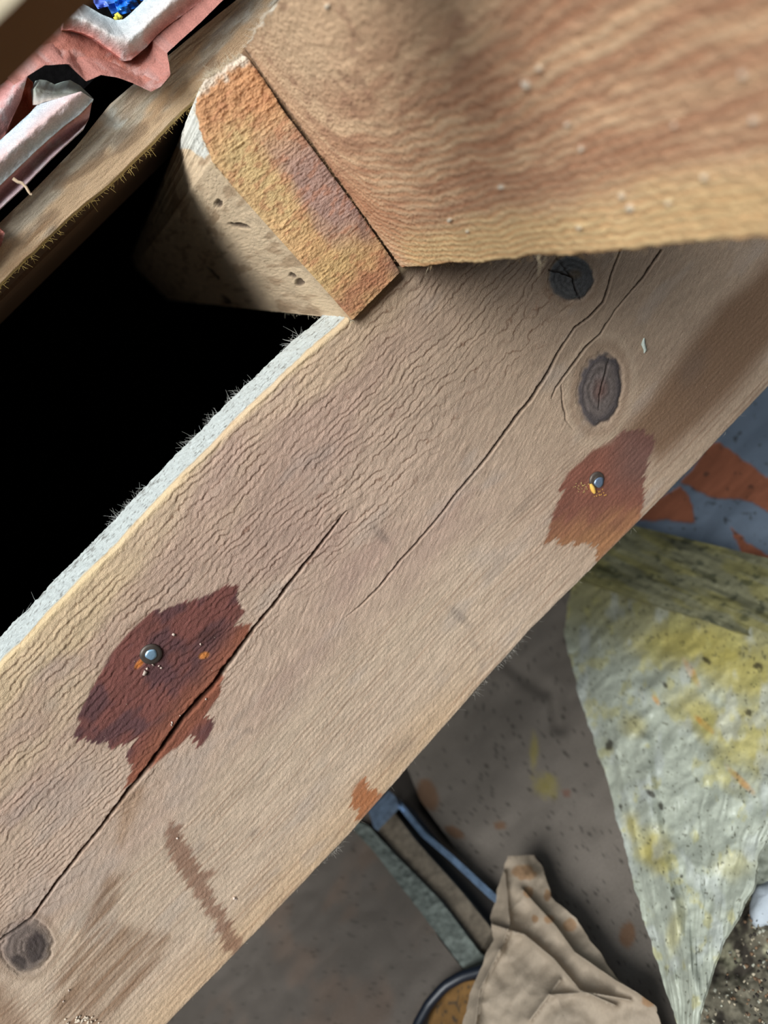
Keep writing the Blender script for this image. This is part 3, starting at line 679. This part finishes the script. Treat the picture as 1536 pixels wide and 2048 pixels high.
strip(b, [[(120, 20), (150, -2), (178, 14), (202, 28), (230, 40), (248, 39), (268, 25), (288, 5), (330, -40), (380, -90)],
          [(130, 36), (159, 35), (180, 45), (199, 56), (234, 77), (256, 81), (281, 61), (323, 21), (372, -28), (420, -80)],
          [(125, 60), (141, 60), (165, 66), (188, 77), (223, 103), (248, 122), (262, 120), (293, 94), (316, 68), (335, 52), (360, 34), (400, 5), (460, -60)]],
      [.066, .048, .054], [lin([188, 198, 200]), lin([206, 196, 190]), lin([196, 124, 112])], n=170, seed=1, thick=.010)
b.build('ridge', CLAY, T1)
b = MB()
strip(b, [[(40, 110), (100, 50), (141, 46), (188, 70), (223, 96), (248, 114), (262, 114), (293, 88), (316, 62), (335, 46), (360, 28), (400, -4), (460, -64)],
          [(30, 150), (80, 110), (134, 96), (164, 124), (200, 122), (240, 132), (268, 138), (300, 132), (322, 112), (350, 74), (384, 40), (424, -2), (484, -60)],
          [(28, 170), (90, 130), (140, 128), (172, 163), (202, 150), (234, 155), (265, 166), (302, 184), (322, 173), (341, 150), (338, 128), (334, 106), (362, 80), (400, 46), (444, 2), (510, -60)]],
      [.060, .057, .050], [DTER, TER, lin([170, 114, 102])], n=170, seed=2, blot=.16, thick=.010, tdir=(0, .6, 1))
b.build('tile_body', CLAY, T1)
T2 = thing('roof_tile', 'lower left tile fragment, white-crusted with a heart-shaped broken end and parallel ribs', 'tile', at(120, 220, 1, .06))
b = MB()
strip(b, [[(75, 209), (60, 226), (23, 260), (-10, 290), (-90, 366)], [(162, 183), (120, 216), (70, 258), (0, 318), (-90, 398)],
          [(187, 199), (160, 228), (126, 253), (70, 303), (0, 370), (-90, 456)]],
      [.056, .044, .049], [lin([186, 198, 204]), lin([206, 176, 170]), lin([186, 190, 190])], n=150, seed=3, thick=.010, tdir=(0, 1, .1))
o = b.build('rib', CLAY, T2); o['label'] = 'whitish outer rib'
b = MB()
strip(b, [[(184, 204), (157, 232), (122, 256), (66, 306), (-4, 373), (-90, 458)], [(178, 236), (158, 258), (110, 290), (60, 338), (0, 396), (-90, 482)],
          [(168, 256), (150, 272), (102, 317), (44, 376), (0, 417), (-90, 505)]],
      [.052, .058, .053], [lin([176, 118, 104]), PURP, lin([200, 176, 178])], n=150, seed=4, thick=.010, blot=.35, tdir=(0, 1, .1))
o = b.build('groove', CLAY, T2); o['label'] = 'mauve underside groove'
b = MB()
strip(b, [[(80, 159), (94, 161), (112, 170), (126, 164), (140, 160), (160, 171), (187, 197)], [(71, 178), (90, 182), (110, 186), (130, 184), (150, 186), (160, 190), (180, 202)],
          [(75, 210), (88, 204), (104, 200), (126, 196), (145, 192), (160, 192), (170, 206)]],
      [.072, .062, .056], [lin([182, 192, 180]), lin([176, 184, 170]), lin([190, 176, 166])], n=70, seed=5, thick=.02, blot=.3)
o = b.build('broken_end', DUST, T2); o['label'] = 'pale green-grey broken end shaped like a heart'
T3 = thing('roof_tile', 'pink and orange tile fragment at the left edge behind the ribbed one', 'tile', at(20, 220, 1, .08))
b = MB()
strip(b, [[(-70, 240), (0, 172), (52, 131)], [(-60, 300), (0, 220), (55, 152)], [(-80, 400), (10, 268), (42, 200)]], [.075, .068, .072], [lin([190, 120, 110]), lin([196, 150, 146]), lin([190, 126, 116])], n=60, seed=6, thick=.008)
b.build('rib', CLAY, T3)
b = MB()
strip(b, [[(50, 150), (66, 164), (68, 202), (76, 209)], [(46, 180), (56, 185), (56, 210), (58, 226)], [(36, 196), (30, 225), (20, 255), (10, 275)]], [.080, .086, .080], [lin([206, 112, 76]), lin([196, 100, 66]), lin([160, 78, 52])], n=50, seed=7, thick=.010, blot=.05)
o = b.build('tile_body', CLAY, T3); o['label'] = 'orange clay body'
b = MB()
strip(b, [[(-90, 545), (-20, 470), (0, 458), (10, 466)], [(-90, 575), (-20, 500), (0, 478), (6, 478)], [(-90, 600), (-20, 520), (-6, 500), (2, 492)]], [.05, .054, .056], [lin([150, 92, 80]), lin([130, 70, 60]), lin([110, 60, 50])], n=40, seed=8, thick=.01)
tag(b.build('roof_tile', CLAY), 'tip of a small red tile fragment on the batten at the left edge', 'tile')
# crumpled blue film above the V
b = MB()
for pts, y, c in (([(184, -20), (188, 6), (196, 18)], .10, [90, 120, 220]), ([(206, -20), (214, 10), (226, 32)], .105, [70, 140, 240]), ([(224, -20), (232, 14), (240, 30)], .098, [40, 130, 240]), ([(240, -20), (252, 8), (258, 20)], .104, [24, 120, 230]), ([(262, -24), (274, -6), (282, 2)], .108, [20, 90, 200])):
    nxt = [(p[0] + 22, p[1] - 6) for p in pts]
    l0, l1 = resample(pts, 12), resample(nxt, 12); g_ = loft(l0, l1, 12, 10)
    P = at(g_[..., 0], g_[..., 1], 1, y + .0025*vn(g_[..., 0]/9, g_[..., 1]/11, 171)); b.slab(P, lin(c), (0, .0004, .0002))
film = b.build('blue_film', BLUE, smooth=False); tag(film, 'crumpled bright blue plastic film behind the V of the upper tile', 'plastic film')
b = MB(); P = at([234, 237, 233, 240], [30, 34, 38, 33], 1, .088); chips(b, P, .0012, lin([236, 226, 90]))
tag(b.build('yellow_crumb', GRIT), 'tiny yellow crumbs in the notch below the blue film', 'crumb', kind='stuff')
b = MB(); q = resample([(26, 357), (36, 364), (44, 366), (52, 374), (60, 388), (64, 389)], 14); Pq = at(q[:, 0], q[:, 1], 1, .040)
b.tube(Pq, np.linspace(.0008, .0005, 14), lin([206, 180, 150]), 6)
tag(b.build('dry_stem', FIBRE), 'short dry stem hanging from the ribbed tile over the batten', 'stem')
# dusty white patch where tile mortar dropped on the batten
# ------------------------------------------------------------------ things lying on the floor below
def sheet(name, label, cat, left, right, z0, hfun, cfun, mat, n=150, m2=110, thick=.0012, parent=None, edge=0.0):
    g_ = loft(left, right, n, m2); px, py = g_[..., 0], g_[..., 1]
    if edge:
        tt_ = np.linspace(0, 1, m2)[None, :]
        k = fbm(py/22, px*0, 3, 181)*edge; px = px + k*(1 - 2*tt_)
    P0 = at(px, py, 2, z0); X_, Y_ = P0[..., 0]*1000, P0[..., 1]*1000
    h = hfun(px, py, X_, Y_); P = at(px, py, 2, z0 + h)
    b = MB(); b.slab(P, cfun(px, py, X_, Y_), (0, 0, -thick), 1)
    o = b.build(name, mat, parent)
    if label: tag(o, label, cat)
    return o
def specks(c, px, py, s, amt=.8, sc=7, th=.42, col=(50, 46, 40)):
    return mix(c, lin(col), amt*ss(th, th + .12, fbm(px/sc, py/sc, 3, s)))
def base(c, px): return np.broadcast_to(lin(c), px.shape + (3,)).copy()
# paper, lower left, its base colour darkened to stand for shade
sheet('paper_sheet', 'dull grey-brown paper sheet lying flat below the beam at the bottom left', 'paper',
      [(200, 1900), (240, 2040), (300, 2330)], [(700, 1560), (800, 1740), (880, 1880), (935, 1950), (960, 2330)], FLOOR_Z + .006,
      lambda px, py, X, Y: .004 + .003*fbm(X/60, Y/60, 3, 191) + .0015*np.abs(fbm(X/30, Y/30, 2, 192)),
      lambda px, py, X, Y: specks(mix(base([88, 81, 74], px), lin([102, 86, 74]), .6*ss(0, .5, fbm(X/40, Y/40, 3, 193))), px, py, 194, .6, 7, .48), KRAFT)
sheet('paper_sheet', 'large greyish kraft sheet with dark specks between the beam and the white film', 'paper',
      [(860, 1260), (800, 1500), (840, 1600), (905, 1690), (985, 1800), (1060, 1930), (1110, 2330)], [(1150, 1180), (1200, 1400), (1250, 1560), (1290, 1700), (1340, 1880), (1390, 2020), (1400, 2330)], FLOOR_Z + .014,
      lambda px, py, X, Y: .004 + .004*fbm(X/70, Y/50, 3, 195) - .006*ss(28, 0, seg_dist(px, py, [(1000, 1310), (1060, 1360), (1110, 1390), (1120, 1450)])[0]),
      lambda px, py, X, Y: (lambda c: mix(mix(mix(c, lin([140, 128, 60]), .6*ss(1.2, .4, np.minimum(ell(px, py, 1090, 1570, 30, 26, 20), ell(px, py, 1068, 1500, 9, 36)) + .4*fbm(px/12, py/12, 3, 198))),
                                              lin([108, 76, 50]), .75*ss(1.15, .75, np.minimum(np.minimum(ell(px, py, 855, 1590, 22, 34, -20), ell(px, py, 1255, 1870, 16, 28, 10)), np.minimum(ell(px, py, 1000, 1650, 12, 10), ell(px, py, 910, 1665, 22, 10, 30))) + .15*fbm(px/9, py/9, 2, 197))),
                                          lin([110, 70, 54]), .6*ss(1.1, .7, ell(px, py, 1133, 1585, 9, 9))))(specks(base([112, 104, 95], px)*(1 + .12*fbm(X/25, Y/25, 3, 199))[..., None], px, py, 196, .75, 6, .45)), KRAFT, thick=.002)
# metal channel
MC = thing('metal_channel', 'dull metal channel on the floor with a pale blue edge, leading to the crumpled paper', 'channel', at(840, 1760, 2, FLOOR_Z + .004))
def bar(l, r, z, col, name, mat, thick, rough=.0005):
    g_ = loft(l, r, 120, 16); P = at(g_[..., 0], g_[..., 1], 2, z); P[..., 2] += rough*fbm(P[..., 0]*200, P[..., 1]*200, 3, 201)
    b = MB(); c = np.broadcast_to(lin(col), P.shape)*(1 + .55*fbm(P[..., 0]*160, P[..., 1]*160, 4, 202, .7))[..., None]
    b.slab(P, c, (0, 0, -thick)); o = b.build(name, mat, MC); return o
bar([(690, 1640), (745, 1700), (830, 1810), (925, 1935)], [(735, 1650), (790, 1710), (880, 1800), (960, 1905)], FLOOR_Z + .020, [92, 98, 92], 'flange', KRAFT, .014, .002)
bar([(742, 1652), (800, 1720), (890, 1810), (960, 1906)], [(770, 1600), (830, 1680), (920, 1780), (985, 1860)], FLOOR_Z + .014, [104, 94, 80], 'web', KRAFT, .008)
o = bar([(788, 1604), (842, 1672), (900, 1722), (978, 1796)], [(796, 1596), (850, 1664), (908, 1712), (986, 1784)], FLOOR_Z + .034, [140, 166, 196], 'flange', METAL, .026); o['label'] = 'pale blue upright flange'
o = bar([(736, 1622), (742, 1638), (748, 1656)], [(778, 1582), (790, 1592), (795, 1606)], FLOOR_Z + .040, [140, 160, 184], 'end_plate', METAL, .006); o['label'] = 'pale blue end plate'
# painted clay slab at the right
O1 = [(1362, 964), (1394, 928), (1418, 887), (1441, 885), (1476, 914), (1536, 955), (1600, 990), (1600, 1060), (1536, 1025), (1514, 1010), (1479, 996), (1447, 999), (1412, 990)]
O2 = [(1250, 1040), (1309, 1005), (1359, 972), (1380, 993), (1391, 1046), (1359, 1043)]
O3 = [(1462, 1054), (1500, 1087), (1536, 1110), (1600, 1130), (1600, 1190), (1536, 1142), (1500, 1118), (1482, 1107)]
def paintf(px, py):
    jx, jy = 5*fbm(px/14, py/14, 3, 211), 5*fbm(px/14, py/14, 3, 212)
    return np.maximum(np.maximum(poly_sd(px+jx, py+jy, O1), poly_sd(px+jx, py+jy, O2)), poly_sd(px+jx, py+jy, O3))
sheet('clay_tile', 'terracotta tile with flaking blue-grey paint on the floor at the right edge', 'tile',
      [(1560, 640), (1420, 790), (1300, 900), (1200, 1000), (1180, 1050)], [(1680, 760), (1680, 900), (1680, 1050), (1680, 1150), (1600, 1190)][:5], FLOOR_Z + .03,
      lambda px, py, X, Y: .003*fbm(X/60, Y/40, 3, 213) - .0012*ss(-2, 2, paintf(px, py)),
      lambda px, py, X, Y: specks(mix(base([112, 124, 138], px)*(1 + .1*fbm(X/20, Y/9, 3, 214))[..., None], lin([152, 92, 66])*np.ones(px.shape + (3,))*(1 + .2*fbm(X/20, Y/4, 3, 215))[..., None], ss(-2, 2, paintf(px, py))), px, py, 216, .7, 10, .44), CLAY, n=190, m2=190, thick=.02)
# insulation under plastic film
def film_c(px, py, X, Y):
    c = base([166, 170, 154], px)*(1 + .10*fbm(X/14, Y/14, 4, 221))[..., None]
    c = mix(c, lin([150, 142, 96]), .8*ss(1330, 1180, py - .3*(px - 1130)))
    d = .35*fbm(px/28, py/28, 4, 222)
    for cx, cy, rx, ry, a, am in ((1390, 1290, 110, 48, 0, .8), (1400, 1430, 80, 34, 35, .75), (1500, 1350, 90, 60, 20, .75), (1500, 1480, 80, 70, 30, .75), (1268, 1450, 26, 26, 0, .5), (1310, 1700, 36, 46, -20, .85), (1262, 1650, 18, 30, 0, .7), (1350, 1860, 16, 60, 10, .4), (1470, 1730, 40, 30, 0, .35), (1450, 1560, 50, 18, 40, .4)):
        c = mix(c, lin([178, 164, 88]), am*ss(1.45, .3, ell(px, py, cx, cy, rx, ry, a) + d))
    for cx, cy, rx, ry, a in ((1410, 1450, 30, 7, 40), (1312, 1400, 14, 6, 60), (1480, 1560, 40, 8, 45), (1380, 1340, 34, 8, 60)):
        c = mix(c, lin([190, 130, 50]), .65*ss(1.2, .4, ell(px, py, cx, cy, rx, ry, a) + d))
    c = mix(c, lin([184, 188, 182]), .5*ss(.1, .5, fbm(px/30, py/60, 3, 223)))
    c = mix(c, lin([176, 168, 106]), .5*ss(.2, .5, fbm(px/24, py/34, 4, 226)))
    for cx, cy, rx, ry, a in ((1218, 1490, 8, 14, 20), (1302, 1588, 12, 6, 40), (1322, 1612, 5, 10, -20), (1413, 1321, 11, 6, 30), (1516, 1332, 12, 7, 0), (1498, 1425, 9, 7, 30), (1330, 1370, 9, 4, 60), (1345, 1798, 5, 5, 0), (1363, 1753, 4, 4, 0), (1241, 1613, 4, 5, 0)):
        c = mix(c, lin([52, 46, 36]), .85*ss(1.2, .6, ell(px, py, cx, cy, rx, ry, a) + .35*fbm(px/5, py/5, 2, 224)))
    return specks(c, px, py, 225, .75, 5.5, .46, (70, 68, 50))
def film_h(px, py, X, Y):
    e1 = seg_dist(px, py, [(1290, 1480), (1300, 1600), (1335, 1750), (1370, 1900), (1400, 2000)])[0]
    e2 = seg_dist(px, py, [(1305, 1380), (1360, 1450), (1440, 1540), (1500, 1640)])[0]
    e3 = seg_dist(px, py, [(1230, 1500), (1290, 1750), (1350, 1960)])[0]
    h = .020*ss(1100, 1350, py) + .012*ss(0, 60, px - 1128 - (py - 1250)*.28)
    h = h + .0045*np.exp(-(e1/14)**2) + .0035*np.exp(-(e2/22)**2) + .003*np.exp(-(e3/7)**2)
    rd = np.abs(fbm(X/26, Y/26, 3, 231)); sm = fbm(X/45 + .5*fbm(X/30, Y/30, 2, 232), Y/22, 3, 233)
    ang = np.arctan2(px - 1400, 2300 - py)*1000
    return h + .002*(.3 - rd) + .0035*sm + .0030*fbm(ang/38 + .6*fbm(px/60, py/60, 2, 236), py/200, 3, 235) + .0022*fbm(px/80, py/55, 2, 237) + .0005*fbm(X/6, Y/6, 3, 234)
fl = sheet('insulation_film', 'white and yellow grimy plastic-faced insulation sheet ending in a point at the bottom right', 'insulation',
      [(1195, 1085), (1140, 1180), (1128, 1260), (1160, 1400), (1215, 1560), (1250, 1700), (1300, 1880), (1345, 2020), (1362, 2070)],
      [(1800, 1260), (1800, 1400), (1700, 1540), (1560, 1640), (1518, 1708), (1507, 1770), (1440, 1895), (1408, 1990), (1390, 2070)], FLOOR_Z + .035, film_h, film_c, FILM, n=300, m2=220, thick=.002, edge=5)
sheet('insulation_film', 'olive folded insulation edge lying between the painted tile and the white film', 'insulation',
      [(1160, 1090), (1140, 1150)][::-1] + [(1220, 1040)], [(1700, 1340), (1800, 1330), (1800, 1180)], FLOOR_Z + .062,
      lambda px, py, X, Y: .007*fbm((px + .42*py)/110, (py - .45*px)/30, 3, 241) + .0008*fbm(X/5, Y/5, 3, 242),
      lambda px, py, X, Y: specks(mix(base([112, 110, 86], px), lin([130, 122, 66]), .5*ss(.0, .4, fbm((px + .42*py)/90, (py - .45*px)/22, 3, 243)))*(1 + .2*fbm(X/9, Y/6, 3, 244))[..., None], px, py, 245, .6, 14, .28, (44, 50, 40)), FILM, n=90, m2=160, thick=.006)
sheet('insulation_film', 'pale yellow insulation layer underneath the white film at the right edge', 'insulation',
      [(1400, 1430), (1450, 1600), (1480, 1700), (1500, 1770)], [(1700, 1430), (1700, 1640), (1640, 1740), (1560, 1775)], FLOOR_Z + .030,
      lambda px, py, X, Y: .012*fbm(X/30, Y/30, 3, 251) + .0015*fbm(X/5, Y/5, 3, 252), film_c, FILM, n=90, m2=90, thick=.004)
# crumpled kraft paper in front
def kr_h(px, py, X, Y):
    h = .018 + .012*(.3 - np.abs(fbm(X/42, Y/42, 2, 261))) + .004*fbm(X/20, Y/20, 3, 262)
    for pts, a, w in (([(1010, 1745), (1020, 1850), (1000, 1900)], .008, 7), ([(985, 1850), (1050, 1870), (1110, 1920), (1160, 1980), (1230, 2010)], .010, 7), ([(1045, 1780), (1110, 1850), (1150, 1905), (1230, 1960), (1300, 2000), (1350, 2045)], .010, 8),
                      ([(1000, 1900), (960, 1980), (950, 2060)], .008, 9), ([(1100, 1990), (1180, 1985), (1260, 2000)], .006, 6), ([(1060, 2040), (1120, 1960)], .006, 8)):
        h = h + a*np.exp(-np.abs(seg_dist(px, py, pts)[0])/w)
    return h
def kr_c(px, py, X, Y):
    c = base([146, 132, 114], px)*(1 + .08*fbm(X/18, Y/18, 3, 263))[..., None]
    for cx, cy, rx, ry, a in ((1048, 1745, 26, 17, 10), (1056, 1785, 10, 12, 0), (1098, 1838, 11, 9, 0), (1140, 1850, 15, 14, 0), (1070, 1838, 7, 8, 0), (1298, 2000, 14, 16, -30), (1340, 2040, 14, 10, 0), (1095, 1790, 8, 12, 0)):
        c = mix(c, lin([134, 98, 62]), .7*ss(1.15, .75, ell(px, py, cx, cy, rx, ry, a) + .35*fbm(px/10, py/10, 3, 264)))
    return c
sheet('kraft_paper', 'crumpled light brown kraft paper with grease spots at the bottom of the picture', 'paper',
      [(1014, 1712), (1002, 1760), (984, 1830), (985, 1880), (962, 1935), (940, 1990), (925, 2048), (915, 2330)],
      [(1068, 1710), (1085, 1735), (1100, 1792), (1150, 1838), (1192, 1895), (1235, 1960), (1310, 2010), (1400, 2330)], FLOOR_Z + .030, kr_h, kr_c, KRAFT, n=230, m2=190, thick=.0012, edge=5)
# cable
b = MB(); q = resample([(770, 2330), (800, 2160), (835, 2050), (858, 2008), (890, 1972), (925, 1952), (975, 1938), (1040, 1930)], 40)
Pq = at(q[:, 0], q[:, 1], 2, FLOOR_Z + .022); b.tube(Pq, .0042, lin([20, 25, 34]), 12)
tag(b.build('cable', RUBBER), 'black cable curving out from under the crumpled kraft paper', 'cable')
sheet('clay_scrap', 'ochre scrap on the floor between the black cable and the crumpled paper', 'scrap',
      [(890, 1972), (860, 2020), (835, 2200)], [(950, 1960), (945, 2020), (935, 2200)], FLOOR_Z + .012,
      lambda px, py, X, Y: .002*fbm(X/10, Y/10, 3, 271), lambda px, py, X, Y: specks(base([112, 82, 44], px)*(1 + .25*fbm(X/9, Y/9, 3, 272))[..., None], px, py, 273, .8, 8, .3), GRIT, n=40, m2=30, thick=.006)
# rubble, bottom right
R_ = sheet('rubble', None, None, [(1500, 1740), (1420, 1880), (1392, 2000), (1400, 2330)], [(1900, 1690), (1900, 1860), (1900, 2000), (1900, 2330)], FLOOR_Z + .012,
      lambda px, py, X, Y: .008 + .010*fbm(X/28, Y/28, 3, 281) + .005*fbm(X/8, Y/8, 4, 282, .7),
      lambda px, py, X, Y: mix(mix(base([112, 106, 90], px), lin([66, 60, 52]), ss(-.05, .3, fbm(X/16, Y/16, 4, 283))), lin([166, 162, 134]), .7*ss(.2, .45, fbm(X/22, Y/22, 4, 284)))*(1 + .35*fbm(X/2.5, Y/2.5, 3, 285))[..., None], GRIT, n=170, m2=170, thick=.01)
tag(R_, 'grey-brown loose rubble and dirt beside the pointed film at the bottom right corner', 'rubble', kind='stuff')
b = MB()
for k in range(420):
    px, py = rng.uniform(1380, 1580), rng.uniform(1800, 2080)
    if px < 1400 + (2048 - py)*.42: continue
    p = at(px, py, 2, FLOOR_Z + .030 + rng.uniform(-.004, .003)); chips(b, [p], rng.uniform(.0003, .0011), [lin([176, 164, 140]), lin([130, 104, 80]), lin([60, 54, 48]), lin([180, 178, 160])][k % 4], 1)
tag(b.build('rubble_grains', GRIT, R_), kind='stuff')
b = MB(); th = np.linspace(0, math.pi, 20)[:, None]; ph = np.linspace(0, 2*math.pi, 32, endpoint=False)[None, :]
cn_ = at(1552, 1806, 2, FLOOR_Z + .024)
S = np.stack([np.sin(th)*np.cos(ph), np.sin(th)*np.sin(ph), np.cos(th) + 0*ph], -1)
S = S*(1 + .25*fbm(S[..., 0]*2 + 3, S[..., 1]*2 + S[..., 2], 3, 291))[..., None]*np.array([.020, .014, .012])
b.grid(S + cn_, np.broadcast_to(lin([176, 184, 190]), S.shape)*(1 + .1*fbm(S[..., 0]*300, S[..., 1]*300, 3, 292))[..., None], wrap=True)
tag(b.build('foam_lump', DUST), 'whitish foam lump beside the film at the right edge above the rubble', 'foam')
